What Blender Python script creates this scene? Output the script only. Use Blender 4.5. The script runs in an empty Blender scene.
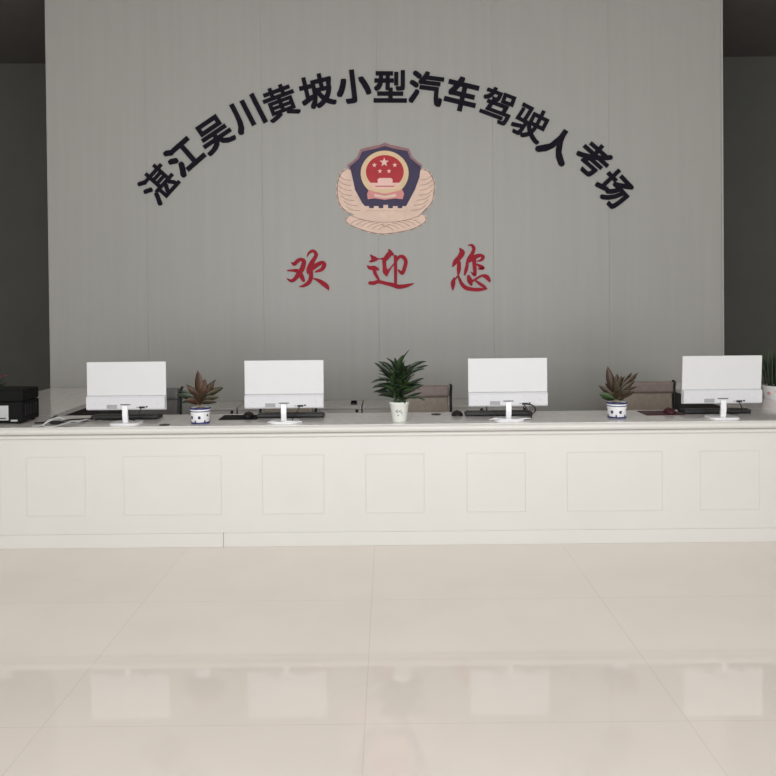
import bpy, bmesh, math, random
from mathutils import Vector, Matrix

# ------------------------------------------------------------------ camera
S = bpy.context.scene
COL = S.collection
random.seed(4)
R = math.radians
EYE = 1.57                     # eye height of the photographer, metres
cd = bpy.data.cameras.new('camera')
cam = bpy.data.objects.new('camera', cd)
COL.objects.link(cam)
cd.sensor_width = 36.0
cd.lens = 36.09
cd.shift_y = -0.1005
cd.clip_start = 0.05
cd.clip_end = 200
cam.matrix_world = (Matrix.Translation((0, 0, EYE)) @ Matrix.Rotation(R(90 - 0.67), 4, 'X')
                    @ Matrix.Rotation(R(-0.55), 4, 'Z'))
S.camera = cam

# ------------------------------------------------------------------ world, lights, exposure
w = bpy.data.worlds.new('sky')
S.world = w
w.use_nodes = True
bg = w.node_tree.nodes['Background']
bg.inputs[0].default_value = (0.86, 0.93, 1.0, 1)
bg.inputs[1].default_value = 1.0


def area(name, loc, rot, sx, sy, power, color):
    l = bpy.data.lights.new(name, 'AREA')
    l.shape = 'RECTANGLE'
    l.size, l.size_y = sx, sy
    l.energy = power
    l.color = color
    o = bpy.data.objects.new(name, l)
    o.location = loc
    o.rotation_euler = rot
    COL.objects.link(o)
    return o


# daylight coming in through the wide glazed entrance behind the photographer
area('entrance_daylight', (0.1, -1.75, 2.0), (R(90), 0, 0), 8.0, 3.8, 342, (1.0, 0.995, 0.985))
vs = S.view_settings
vs.view_transform = 'Standard'
vs.look = 'None'
vs.gamma = 1
vs.use_curve_mapping = False
vs.exposure = 0.0
S.cycles.max_bounces = 8
S.cycles.diffuse_bounces = 5


# ------------------------------------------------------------------ materials
def lin(c):
    return tuple((x / 255 / 12.92) if x / 255 <= 0.04045 else ((x / 255 + 0.055) / 1.055) ** 2.4 for x in c)


def mat(name, rgb, rough=0.5, metal=0.0, var=0.04, scale=8.0, bump=0.0, spec=0.5, stretch=(1, 1, 1), coat=0.0):
    m = bpy.data.materials.new(name)
    m.use_nodes = True
    nt = m.node_tree
    b = nt.nodes['Principled BSDF']
    c = lin(rgb)
    tc = nt.nodes.new('ShaderNodeTexCoord')
    mp = nt.nodes.new('ShaderNodeMapping')
    mp.inputs['Scale'].default_value = stretch
    nz = nt.nodes.new('ShaderNodeTexNoise')
    nz.inputs['Scale'].default_value = scale
    nz.inputs['Detail'].default_value = 4
    cr = nt.nodes.new('ShaderNodeValToRGB')
    cr.color_ramp.elements[0].position = 0.3
    cr.color_ramp.elements[1].position = 0.7
    cr.color_ramp.elements[0].color = tuple(x * (1 - var) for x in c) + (1,)
    cr.color_ramp.elements[1].color = tuple(min(1, x * (1 + var)) for x in c) + (1,)
    nt.links.new(tc.outputs['Object'], mp.inputs['Vector'])
    nt.links.new(mp.outputs['Vector'], nz.inputs['Vector'])
    nt.links.new(nz.outputs['Fac'], cr.inputs['Fac'])
    nt.links.new(cr.outputs['Color'], b.inputs['Base Color'])
    b.inputs['Roughness'].default_value = rough
    b.inputs['Metallic'].default_value = metal
    b.inputs['Specular IOR Level'].default_value = spec
    b.inputs['Coat Weight'].default_value = coat
    if bump:
        bp = nt.nodes.new('ShaderNodeBump')
        bp.inputs['Strength'].default_value = bump
        bp.inputs['Distance'].default_value = 0.01
        nt.links.new(nz.outputs['Fac'], bp.inputs['Height'])
        nt.links.new(bp.outputs['Normal'], b.inputs['Normal'])
    return m


def tile_floor():
    m = bpy.data.materials.new('polished_beige_tile')
    m.use_nodes = True
    nt = m.node_tree
    b = nt.nodes['Principled BSDF']
    tc = nt.nodes.new('ShaderNodeTexCoord')
    mp = nt.nodes.new('ShaderNodeMapping')
    mp.inputs['Location'].default_value = (0.10, -2.87, 0)
    br = nt.nodes.new('ShaderNodeTexBrick')
    br.offset = 0
    br.squash = 1
    br.inputs['Scale'].default_value = 1.0
    br.inputs['Brick Width'].default_value = 1.2
    br.inputs['Row Height'].default_value = 1.2
    br.inputs['Mortar Size'].default_value = 0.0022
    br.inputs['Mortar Smooth'].default_value = 0.1
    c = lin((233, 224, 217))
    br.inputs['Color1'].default_value = tuple(c) + (1,)
    br.inputs['Color2'].default_value = tuple(x * 0.985 for x in c) + (1,)
    br.inputs['Mortar'].default_value = tuple(x * 0.88 for x in c) + (1,)
    nz = nt.nodes.new('ShaderNodeTexNoise')
    nz.inputs['Scale'].default_value = 2.2
    nz.inputs['Detail'].default_value = 6
    cr = nt.nodes.new('ShaderNodeValToRGB')
    cr.color_ramp.elements[0].color = (0.93, 0.93, 0.93, 1)
    cr.color_ramp.elements[1].color = (1.05, 1.045, 1.04, 1)
    mx = nt.nodes.new('ShaderNodeMixRGB')
    mx.blend_type = 'MULTIPLY'
    mx.inputs['Fac'].default_value = 1
    nt.links.new(tc.outputs['Object'], mp.inputs['Vector'])
    nt.links.new(mp.outputs['Vector'], br.inputs['Vector'])
    nt.links.new(tc.outputs['Object'], nz.inputs['Vector'])
    nt.links.new(nz.outputs['Fac'], cr.inputs['Fac'])
    nt.links.new(br.outputs['Color'], mx.inputs['Color1'])
    nt.links.new(cr.outputs['Color'], mx.inputs['Color2'])
    nt.links.new(mx.outputs['Color'], b.inputs['Base Color'])
    b.inputs['Roughness'].default_value = 0.035
    b.inputs['IOR'].default_value = 1.45
    b.inputs['Specular IOR Level'].default_value = 0.6
    return m


M = {
    'floor': tile_floor(),
    'wall': mat('grey_wall_panel', (158, 157, 153), 0.42, var=0.02, scale=3, stretch=(6, 6, 0.25)),
    'side_wall': mat('pale_wall_paint', (205, 203, 197), 0.7, var=0.02, scale=4),
    'dark_wall': mat('gloom_toned_wall', (84, 84, 79), 0.75, var=0.05, scale=2),  # gloom of the unlit side passages put into the wall colour
    'dark_ceiling': mat('gloom_toned_ceiling', (92, 89, 86), 0.8, var=0.05, scale=2),  # rear ceiling coloured dark to stand in for the unlit passage
    'ceiling': mat('white_ceiling', (215, 214, 210), 0.8, var=0.02, scale=4),
    'trim': mat('brushed_trim', (168, 168, 163), 0.5, var=0.03, scale=12),
    'counter': mat('white_lacquer', (210, 208, 203), 0.35, var=0.012, scale=3),
    'groove': mat('panel_moulding', (208, 206, 201), 0.4, var=0.015, scale=6),
    'stone': mat('polished_grey_stone', (224, 219, 218), 0.12, var=0.08, scale=22, coat=0.2),
    'white_plastic': mat('white_plastic', (205, 205, 206), 0.4, var=0.01, scale=15),
    'white_gloss': mat('white_gloss_plastic', (232, 232, 234), 0.15, var=0.01, scale=15),
    'band': mat('white_satin_plastic', (202, 202, 206), 0.45, var=0.02, scale=60),
    'screen': mat('dark_screen', (14, 15, 18), 0.1, var=0.05, scale=10),
    'sticker': mat('grey_sticker', (150, 151, 153), 0.5, var=0.12, scale=150),
    'black': mat('black_plastic', (15, 15, 16), 0.5, var=0.1, scale=20),
    'black_matte': mat('black_rubber', (9, 8, 9), 0.8, var=0.1, scale=20, spec=0.25),
    'dark_grey': mat('dark_grey_plastic', (52, 50, 50), 0.5, var=0.08, scale=20),
    'silver': mat('silver_grey_plastic', (178, 180, 180), 0.4, var=0.04, scale=20),
    'steel': mat('grey_steel', (190, 188, 186), 0.4, var=0.02, scale=9),
    'leather': mat('taupe_leather', (146, 134, 122), 0.5, var=0.1, scale=30, bump=0.15),
    'leather_top': mat('mauve_brown_leather', (130, 115, 110), 0.5, var=0.1, scale=30, bump=0.15),
    'leather_dark': mat('charcoal_leather', (102, 100, 100), 0.5, var=0.1, scale=30, bump=0.15),
    'frame': mat('black_metal', (30, 29, 31), 0.35, metal=0.3, var=0.05, scale=20),
    'chrome': mat('chrome', (190, 190, 190), 0.15, metal=1.0, var=0.02, scale=20),
    'letter': mat('navy_black_acrylic', (17, 14, 26), 0.7, var=0.08, scale=30, spec=0.15),
    'red': mat('red_acrylic', (152, 26, 44), 0.6, var=0.12, scale=12, spec=0.2),
    'maroon': mat('maroon_plastic', (64, 14, 26), 0.55, var=0.1, scale=20),
    'navy': mat('navy_print', (66, 58, 86), 0.5, var=0.12, scale=6, spec=0.2),
    'mauve': mat('mauve_print', (150, 112, 116), 0.4, var=0.08, scale=14, spec=0.2),
    'beige': mat('rose_beige_print', (226, 198, 182), 0.45, var=0.06, scale=14, spec=0.2),
    'feather': mat('brown_line_print', (150, 118, 104), 0.5, var=0.1, scale=30),
    'gold': mat('pale_gold_print', (222, 194, 156), 0.35, var=0.05, scale=14, spec=0.2),
    'crest_red': mat('crest_red_print', (176, 42, 52), 0.3, var=0.08, scale=10, spec=0.2),
    'crest_pink': mat('crest_pink_print', (214, 142, 140), 0.4, var=0.08, scale=16, spec=0.2),
    'crest_star': mat('crest_star_print', (236, 196, 186), 0.4, var=0.03, scale=16, spec=0.2),
    'porcelain': mat('white_porcelain', (228, 228, 228), 0.18, var=0.02, scale=12),
    'cobalt': mat('cobalt_glaze', (44, 48, 104), 0.2, var=0.15, scale=30),
    'white_pot': mat('white_pot_plastic', (226, 228, 222), 0.35, var=0.02, scale=12),
    'soil': mat('potting_soil', (44, 34, 28), 0.95, var=0.3, scale=60, bump=0.6),
    'leaf_green': mat('deep_green_leaf', (34, 48, 30), 0.4, var=0.3, scale=25),
    'leaf_mid': mat('mid_green_leaf', (52, 72, 40), 0.4, var=0.25, scale=25),
    'leaf_red': mat('red_brown_leaf', (70, 47, 32), 0.5, var=0.25, scale=25),
    'leaf_olive': mat('olive_brown_leaf', (62, 54, 34), 0.5, var=0.25, scale=25),
    'leaf_plum': mat('dark_plum_leaf', (62, 48, 36), 0.5, var=0.25, scale=25),
    'stem': mat('tan_stem', (150, 132, 96), 0.6, var=0.15, scale=30),
    'flower_red': mat('red_spathe', (176, 36, 44), 0.3, var=0.1, scale=20),
    'pink': mat('pink_glaze', (214, 150, 152), 0.3, var=0.1, scale=20),
}


# ------------------------------------------------------------------ mesh helpers
class MB:
    def __init__(self):
        self.bm = bmesh.new()
        self.mi = 0

    def _fin(self, faces):
        for f in faces:
            f.material_index = self.mi

    def box(self, x0, x1, y0, y1, z0, z1, bev=0.0, seg=2, mtx=None):
        r = bmesh.ops.create_cube(self.bm, size=1)
        vs_ = r['verts']
        for v in vs_:
            v.co = Vector(((x0 + x1) / 2 + v.co.x * (x1 - x0), (y0 + y1) / 2 + v.co.y * (y1 - y0),
                           (z0 + z1) / 2 + v.co.z * (z1 - z0)))
        fs = set(f for v in vs_ for f in v.link_faces)
        if bev > 0:
            es = list(set(e for v in vs_ for e in v.link_edges))
            r2 = bmesh.ops.bevel(self.bm, geom=es, offset=bev, segments=seg, profile=0.6, affect='EDGES')
            fs = set(r2['faces']) | set(f for f in fs if f.is_valid)
            vs_ = list(set(v for f in fs for v in f.verts))
        if mtx is not None:
            for v in vs_:
                v.co = mtx @ v.co
        self._fin(fs)
        return self

    def prism(self, pts, y0, y1):
        """polygon in the x-z plane, extruded along y"""
        a = [self.bm.verts.new((x, y0, z)) for x, z in pts]
        b = [self.bm.verts.new((x, y1, z)) for x, z in pts]
        n = len(pts)
        fs = [self.bm.faces.new(a), self.bm.faces.new(b[::-1])]
        for i in range(n):
            fs.append(self.bm.faces.new((a[i], b[i], b[(i + 1) % n], a[(i + 1) % n])))
        self._fin(fs)
        return self

    def extrude_x(self, pts, x0, x1):
        """profile in the y-z plane, extruded along x"""
        a = [self.bm.verts.new((x0, y, z)) for y, z in pts]
        b = [self.bm.verts.new((x1, y, z)) for y, z in pts]
        n = len(pts)
        fs = [self.bm.faces.new(a), self.bm.faces.new(b[::-1])]
        for i in range(n):
            fs.append(self.bm.faces.new((a[i], b[i], b[(i + 1) % n], a[(i + 1) % n])))
        self._fin(fs)
        return self

    def lathe(self, prof, seg=32, c=(0, 0, 0), mtx=None):
        rings = []
        for r, z in prof:
            if r < 1e-6:
                rings.append([self.bm.verts.new((c[0], c[1], c[2] + z))])
            else:
                rings.append([self.bm.verts.new((c[0] + r * math.cos(2 * math.pi * i / seg),
                                                 c[1] + r * math.sin(2 * math.pi * i / seg), c[2] + z))
                              for i in range(seg)])
        fs = []
        for A, B in zip(rings, rings[1:]):
            for i in range(seg):
                j = (i + 1) % seg
                if len(A) == 1 and len(B) == 1:
                    continue
                if len(A) == 1:
                    fs.append(self.bm.faces.new((A[0], B[j], B[i])))
                elif len(B) == 1:
                    fs.append(self.bm.faces.new((A[i], A[j], B[0])))
                else:
                    fs.append(self.bm.faces.new((A[i], A[j], B[j], B[i])))
        if mtx is not None:
            for v in set(v for f in fs for v in f.verts):
                v.co = mtx @ v.co
        for f in fs:
            f.smooth = True
        self._fin(fs)
        return self

    def tube(self, pts, r, seg=8, smooth=4, closed=False):
        P = [Vector(p) for p in pts]
        P = spline(P, smooth) if smooth > 1 else P
        n = len(P)
        rad = r if callable(r) else (lambda t: r)
        rings = []
        up = Vector((0, 0, 1))
        prev = None
        for i, p in enumerate(P):
            t = (P[min(i + 1, n - 1)] - P[max(i - 1, 0)]).normalized()
            if prev is None:
                a = t.cross(up if abs(t.z) < 0.9 else Vector((1, 0, 0))).normalized()
            else:
                a = (prev - t * prev.dot(t)).normalized()
            prev = a
            b = t.cross(a)
            rr = rad(i / (n - 1))
            rings.append([self.bm.verts.new(p + a * rr * math.cos(2 * math.pi * k / seg) + b * rr * math.sin(2 * math.pi * k / seg))
                          for k in range(seg)])
        fs = []
        for A, B in zip(rings, rings[1:]):
            for k in range(seg):
                fs.append(self.bm.faces.new((A[k], A[(k + 1) % seg], B[(k + 1) % seg], B[k])))
        for f in fs:
            f.smooth = True
        fs.append(self.bm.faces.new(rings[0][::-1]))
        fs.append(self.bm.faces.new(rings[-1]))
        self._fin(fs)
        return self

    def leaf(self, base, az, elev, L, W, bend=0.6, fold=0.25, seg=9, belly=0.45, twist=0.0, th=0.0012, roll=0.0):
        """a lanceolate blade: rises at elev, bends over by `bend` radians along its length"""
        p = Vector(base)
        h = Vector((math.cos(az), math.sin(az), 0))
        side = Vector((-math.sin(az), math.cos(az), 0))
        e = elev
        rows = []
        for i in range(seg + 1):
            t = i / seg
            d = h * math.cos(e) + Vector((0, 0, 1)) * math.sin(e)
            nrm = -h * math.sin(e) + Vector((0, 0, 1)) * math.cos(e)
            wv = W * (math.sin(math.pi * t ** (math.log(0.5) / math.log(belly))) ** 0.8 + 0.10 * (1 - t)) * 0.5
            tw = roll + twist * t
            s2 = side * math.cos(tw) + nrm * math.sin(tw)
            n2 = nrm * math.cos(tw) - side * math.sin(tw)
            rows.append((p - s2 * wv + n2 * wv * fold, p.copy(), p + s2 * wv + n2 * wv * fold, n2.copy()))
            p = p + d * (L / seg)
            e -= bend / seg
        top = [[self.bm.verts.new(q) for q in r[:3]] for r in rows]
        bot = [[self.bm.verts.new(q - r[3] * th) for q in r[:3]] for r in rows]
        fs = []
        for i in range(seg):
            for k in range(2):
                fs.append(self.bm.faces.new((top[i][k], top[i + 1][k], top[i + 1][k + 1], top[i][k + 1])))
                fs.append(self.bm.faces.new((bot[i][k], bot[i][k + 1], bot[i + 1][k + 1], bot[i + 1][k])))
            fs.append(self.bm.faces.new((top[i][0], bot[i][0], bot[i + 1][0], top[i + 1][0])))
            fs.append(self.bm.faces.new((top[i][2], top[i + 1][2], bot[i + 1][2], bot[i][2])))
        for f in fs:
            f.smooth = True
        self._fin(fs)
        return self

    def build(self, name, mats, parent=None, loc=None):
        bmesh.ops.recalc_face_normals(self.bm, faces=self.bm.faces)
        me = bpy.data.meshes.new(name)
        self.bm.to_mesh(me)
        self.bm.free()
        for m in (mats if isinstance(mats, (list, tuple)) else [mats]):
            me.materials.append(m)
        o = bpy.data.objects.new(name, me)
        COL.objects.link(o)
        if parent:
            o.parent = parent
        if loc:
            o.location = loc
        return o


def spline(P, k):
    out = []
    n = len(P)
    for i in range(n - 1):
        p0, p1, p2, p3 = P[max(i - 1, 0)], P[i], P[i + 1], P[min(i + 2, n - 1)]
        for j in range(k):
            t = j / k
            out.append(0.5 * ((2 * p1) + (p2 - p0) * t + (2 * p0 - 5 * p1 + 4 * p2 - p3) * t * t + (3 * p1 - p0 - 3 * p2 + p3) * t ** 3))
    out.append(P[-1])
    return out


def tag(o, label, cat, group=None):
    o['label'] = label
    o['category'] = cat
    if group:
        o['group'] = group
    return o


def thing(name, label, cat, loc=(0, 0, 0), rz=0.0, group=None):
    o = bpy.data.objects.new(name, None)
    o.empty_display_size = 0.1
    o.location = loc
    o.rotation_euler = (0, 0, rz)
    COL.objects.link(o)
    return tag(o, label, cat, group)


def struct(o):
    o['kind'] = 'structure'
    return o


def dup(root, loc, rz, label):
    r = root.copy()
    COL.objects.link(r)
    r.location = loc
    r.rotation_euler = (0, 0, rz)
    r['label'] = label
    for ch in list(root.children):
        c = ch.copy()
        COL.objects.link(c)
        c.parent = r
        for g in list(ch.children):
            d = g.copy()
            COL.objects.link(d)
            d.parent = c
    return r


# ------------------------------------------------------------------ the room
RX, YF, YB, ZC = 6.5, -1.6, 9.5, 4.5
YW = 7.30                       # face of the sign wall
WX0, WX1 = -3.172, 3.135

struct(MB().box(-RX, RX, YF, YB, -0.1, 0).build('floor', M['floor']))
struct(MB().box(-RX, RX, YF, YW + 0.12, ZC, ZC + 0.1).build('ceiling', M['ceiling']))
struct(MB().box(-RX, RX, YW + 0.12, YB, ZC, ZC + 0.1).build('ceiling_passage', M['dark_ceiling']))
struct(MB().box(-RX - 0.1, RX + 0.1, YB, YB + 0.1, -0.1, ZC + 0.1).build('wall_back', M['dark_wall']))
struct(MB().box(-RX - 0.1, -RX, YF - 0.1, YB, -0.1, ZC + 0.1).build('wall_left', M['side_wall']))
struct(MB().box(RX, RX + 0.1, YF - 0.1, YB, -0.1, ZC + 0.1).build('wall_right', M['side_wall']))
f = MB()
f.box(-RX, -4.0, YF - 0.1, YF, 0, ZC).box(4.2, RX, YF - 0.1, YF, 0, ZC).box(-4.0, 4.2, YF - 0.1, YF, 3.95, ZC)
struct(f.build('wall_front', M['side_wall']))
# the free-standing sign wall: boards with narrow joints over a core
wb = MB()
wb.box(WX0 + 0.004, WX1 - 0.004, YW + 0.012, YW + 0.12, 0, ZC)
seams = [WX0, -2.25, -1.165, -0.085, 0.995, 2.08, WX1]
for a, b in zip(seams, seams[1:]):
    wb.box(a + 0.0002, b - 0.0002, YW, YW + 0.013, 0, ZC, bev=0.0012, seg=1)
struct(wb.build('wall_sign', M['wall']))
struct(MB().box(WX1, WX1 + 0.016, YW - 0.008, YW + 0.13, 0, ZC, bev=0.002, seg=1).build('trim_1', M['trim']))
struct(MB().box(WX0 - 0.006, WX0, YW - 0.003, YW + 0.13, 0, ZC, bev=0.001, seg=1).build('trim_2', M['trim']))

# ------------------------------------------------------------------ reception counter
CT = 0.78                       # top of the counter
CY = 4.955                      # front of its nosing
CB = 5.50                       # rear edge of its top
rc = thing('reception_counter', 'long white panelled reception counter with grey stone top across the hall', 'counter', (0, CY, 0))
X0, X1 = -3.19, 3.17


def local(mb, name, m, parent):
    o = mb.build(name, m, parent)
    o.matrix_parent_inverse = Matrix.Translation(-Vector(parent.location))
    return o


local(MB().box(X0 + 0.03, X1 - 0.03, CY + 0.032, CY + 0.06, 0.0, 0.715), 'front_panel', M['counter'], rc)
local(MB().box(X0 + 0.03, X1 - 0.03, CY + 0.06, CB - 0.12, 0.0, 0.70), 'carcass', M['counter'], rc)
local(MB().box(X0 + 0.015, X1 - 0.015, CY + 0.02, CY + 0.033, 0.0, 0.088, bev=0.003), 'plinth', M['counter'], rc)
prof = []
for cy_, cz, ry, rz_ in ((CY + 0.030, 0.7545, 0.030, 0.0245), (CY + 0.034, 0.7145, 0.022, 0.0145)):
    for k in range(11):
        a = math.pi / 2 + math.pi * k / 10
        prof.append((cy_ + ry * math.cos(a), cz + rz_ * math.sin(a)))
prof += [(CY + 0.08, 0.70), (CY + 0.08, 0.779)]
local(MB().extrude_x(prof, X0, X1), 'nosing', M['counter'], rc)
local(MB().box(X0 + 0.01, X1 - 0.01, CY + 0.018, CB, 0.745, CT, bev=0.003), 'countertop', M['stone'], rc)
local(MB().box(-1.0705, -1.0685, CY + 0.0185, CY + 0.034, 0.0, 0.09), 'seam', M['dark_grey'], rc)
for a, b in ((-2.95, -2.50), (-2.335, -1.955), (-1.71, -1.08), (-0.82, -0.42), (-0.155, 0.225), (0.495, 0.875), (1.14, 1.755), (1.995, 2.38), (2.56, 3.0)):
    p = MB()
    z0, z1, t = 0.204, 0.588, 0.005
    for (xa, xb, za, zb) in ((a, b, z0, z0 + t), (a, b, z1 - t, z1), (a, a + t, z0 + t, z1 - t), (b - t, b, z0 + t, z1 - t)):
        p.box(xa, xb, CY + 0.0295, CY + 0.034, za, zb, bev=0.0015, seg=1)
    local(p, 'moulded_panel', M['groove'], rc)

for side, xa, xb, lab in ((-1, -3.19, -2.40, 'grey topped side counter behind the black printer at the left'),
                          (1, 2.52, 3.17, 'grey topped side counter carrying the grassy pot plant at the right')):
    sc_ = thing('side_counter', lab, 'counter', ((xa + xb) / 2, CB, 0), group='side counters')
    local(MB().box(xa, xb, CB + 0.002, YW - 0.005, 0.745, CT, bev=0.003), 'countertop', M['stone'], sc_)
    local(MB().box(xa + 0.03, xb - 0.03, CB + 0.002, YW - 0.005, 0.0, 0.745), 'carcass', M['dark_grey'], sc_)

# ------------------------------------------------------------------ low steel cabinets along the sign wall
ZK = 0.641
for xa, xb, n, lab in ((-1.710, -1.345, 1, 'narrow grey steel cabinet with one lock behind the left blue and white pot'),
                       (-1.335, -0.243, 3, 'wide grey steel cabinet behind the second monitor from the left'),
                       (-0.233, 0.858, 3, 'wide grey steel cabinet behind the tall green pot plant'),
                       (0.868, 1.235, 1, 'narrow grey steel cabinet behind the third monitor from the left')):
    cb = thing('steel_cabinet', lab, 'cabinet', ((xa + xb) / 2, 6.85, 0), group='low steel cabinets')
    local(MB().box(xa, xb, 6.87, YW - 0.01, 0.02, ZK - 0.022), 'body', M['steel'], cb)
    local(MB().box(xa, xb, 6.85, YW - 0.01, ZK - 0.022, ZK, bev=0.002), 'cabinet_top', M['steel'], cb)
    wd = (xb - xa) / n
    for i in range(n):
        q0, q1 = xa + i * wd, xa + (i + 1) * wd
        dr = local(MB().box(q0 + 0.002, q1 - 0.002, 6.852, 6.871, 0.06, ZK - 0.026, bev=0.002), 'door', M['steel'], cb)
        lk = MB()
        lk.lathe([(0, 0.0), (0.014, 0.0), (0.014, 0.008), (0.009, 0.010), (0, 0.010)], 16,
                 mtx=Matrix.Translation((q1 - 0.04, 6.853, ZK - 0.026 - 0.013)) @ Matrix.Rotation(R(90), 4, 'X'))
        lk.build('lock', M['black'], dr)
bx = thing('small_box', 'small black box lying on top of a low grey steel cabinet', 'box', (-0.315, 7.0, ZK))
local(MB().box(-0.345, -0.285, 6.985, 7.02, ZK, ZK + 0.012, bev=0.003), 'body', M['black'], bx)
local(MB().box(-0.342, -0.287, 6.987, 7.018, ZK + 0.0125, ZK + 0.034, bev=0.008), 'lid', M['black_matte'], bx)

# ------------------------------------------------------------------ chairs behind the counter


def make_chair(label, m_low, m_top, width):
    """faces the counter (towards -y); origin on the floor under the seat"""
    hw = width / 2
    t = thing('office_chair', label, 'chair', group='chairs behind the counter')
    MB().box(-hw, hw, -0.24, 0.22, 0.40, 0.49, bev=0.035, seg=4).build('seat', m_low, t)
    tilt = Matrix.Translation((0, 0.22, 0.44)) @ Matrix.Rotation(R(-7), 4, 'X')
    low = MB().box(-hw + 0.01, hw - 0.01, -0.025, 0.035, 0.02, 0.375, bev=0.022, seg=4, mtx=tilt).build('backrest', m_low, t)
    MB().box(-hw, hw, -0.045, 0.03, 0.352, 0.45, bev=0.028, seg=4, mtx=tilt).build('headroll', m_top, t)
    MB().box(-hw + 0.02, hw - 0.02, 0.033, 0.05, 0.0, 0.43, bev=0.012, mtx=tilt).build('back_shell', M['frame'], t)
    for s in (-1, 1):
        MB().tube([(s * (hw + 0.012), 0.295, 0.888), (s * (hw + 0.016), 0.257, 0.878), (s * (hw + 0.012), 0.257, 0.82), (s * (hw + 0.012), 0.245, 0.68),
                   (s * (hw + 0.012), 0.225, 0.50), (s * (hw + 0.012), 0.18, 0.40)], 0.011, 8).build('side_rail', M['frame'], t)
        ar = MB().tube([(s * (hw + 0.012), 0.235, 0.64), (s * (hw + 0.03), 0.12, 0.655), (s * (hw + 0.03), -0.1, 0.65),
                        (s * (hw + 0.03), -0.16, 0.60), (s * (hw + 0.02), -0.15, 0.43)], 0.014, 8).build('armrest', M['frame'], t)
        MB().tube([(s * (hw - 0.03), 0.16, 0.42), (s * (hw - 0.02), -0.2, 0.41), (s * (hw - 0.01), -0.24, 0.36), (s * (hw), -0.22, 0.05),
                   (s * (hw), -0.18, 0.013), (s * (hw), 0.20, 0.013)], 0.013, 8).build('leg', M['chrome'], t)
    MB().tube([(-hw, 0.2, 0.013), (0, 0.215, 0.013), (hw, 0.2, 0.013)], 0.012, 8).build('stretcher', M['chrome'], t)
    return t


c1 = make_chair('taupe leather office chair beside the tall green pot plant', M['leather'], M['leather_top'], 0.42)
c1.location = (0.275, 5.98, 0)
c2 = dup(c1, (2.11, 6.12, 0), R(-2), 'taupe leather office chair behind the right blue and white pot')
c3 = dup(c1, (-0.80, 6.02, 0), R(3), 'taupe leather office chair mostly hidden behind the second monitor')
c4 = make_chair('dark grey leather office chair peeping out right of the leftmost monitor', M['leather_dark'], M['leather_dark'], 0.42)
c4.location = (-1.91, 6.0, 0)
c4.rotation_euler = (0, 0, R(-4))

# ------------------------------------------------------------------ monitors


def make_monitor(label):
    """seen from the back; origin on the counter under the stand"""
    t = thing('computer_monitor', label, 'monitor', group='white monitors on the counter')
    W, zb, zt = 0.261, 0.087, 0.405
    MB().box(-W, W, 0.0, 0.012, zb, zt, bev=0.003).build('back_cover', M['white_plastic'], t)
    MB().box(-W + 0.006, W - 0.006, 0.012, 0.0145, zb + 0.014, zt - 0.006).build('screen', M['screen'], t)
    lo = MB().extrude_x([(0.001, zb + 0.002), (-0.020, zb + 0.006), (-0.024, zb + 0.012), (-0.024, zb + 0.080), (-0.018, zb + 0.092), (0.001, zb + 0.098)],
                        -W + 0.003, W - 0.003).build('lower_housing', M['band'], t)
    MB().box(-0.122, -0.055, -0.0252, -0.0235, zb + 0.012, zb + 0.038).build('rating_sticker', M['sticker'], lo)
    p = MB().box(0.088, 0.128, -0.0262, -0.0235, zb + 0.013, zb + 0.026, bev=0.001).box(0.070, 0.084, -0.0255, -0.0235, zb + 0.019, zb + 0.022)
    p.box(0.132, 0.145, -0.0262, -0.0235, zb + 0.018, zb + 0.028, bev=0.001)
    p.build('port_recess', M['black'], lo)
    for q in (-0.207, 0.207):
        MB().lathe([(0, 0), (0.005, 0), (0.005, 0.002), (0, 0.002)], 12, mtx=Matrix.Translation((q, -0.0235, zb + 0.045)) @ Matrix.Rotation(R(90), 4, 'X')).build(
            'screw', M['band'], lo)
    MB().box(-0.034, 0.034, -0.0275, -0.0235, zb + 0.036, zb + 0.041, bev=0.001).build('hinge_slot', M['dark_grey'], t)
    MB().extrude_x([(-0.024, 0.122), (-0.036, 0.118), (-0.040, 0.06), (-0.030, 0.008), (-0.012, 0.008), (-0.022, 0.06), (-0.022, 0.10)],
                   -0.017, 0.017).build('stand_neck', M['white_gloss'], t)
    b = MB()
    pts = []
    for k in range(40):
        a = 2 * math.pi * k / 40
        pts.append((0.100 * math.copysign(abs(math.cos(a)) ** 0.55, math.cos(a)), 0.015 + 0.085 * math.copysign(abs(math.sin(a)) ** 0.55, math.sin(a))))
    lo_, hi_, in_ = [], [], []
    for x, y in pts:
        lo_.append(b.bm.verts.new((x, y - 0.02, 0.0)))
        hi_.append(b.bm.verts.new((x, y - 0.02, 0.007)))
        in_.append(b.bm.verts.new((x * 0.94, (y - 0.015) * 0.94 - 0.005, 0.010)))
    n = len(pts)
    for A, B in ((lo_, hi_), (hi_, in_)):
        for k in range(n):
            b.bm.faces.new((A[k], A[(k + 1) % n], B[(k + 1) % n], B[k]))
    b.bm.faces.new(in_)
    b.bm.faces.new(lo_[::-1])
    b.build('stand_base', M['white_gloss'], t)
    return t


MY = 5.125
mons = [(-1.730, 0.0, 'leftmost white monitor seen from behind, next to the tangled cables'),
        (-0.690, 0.0, 'second white monitor from the left, right of the left blue and white pot'),
        (0.785, 0.0, 'third white monitor from the left, with a black cable looping off its right side'),
        (2.193, 5.0, 'rightmost white monitor, leaning forward beside the grassy pot plant')]
monitors = []
for i, (x, lean, lab) in enumerate(mons):
    o = make_monitor(lab) if i == 0 else dup(monitors[0], (0, 0, 0), 0, lab)
    o.location = (x, MY, CT)
    monitors.append(o)
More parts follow.
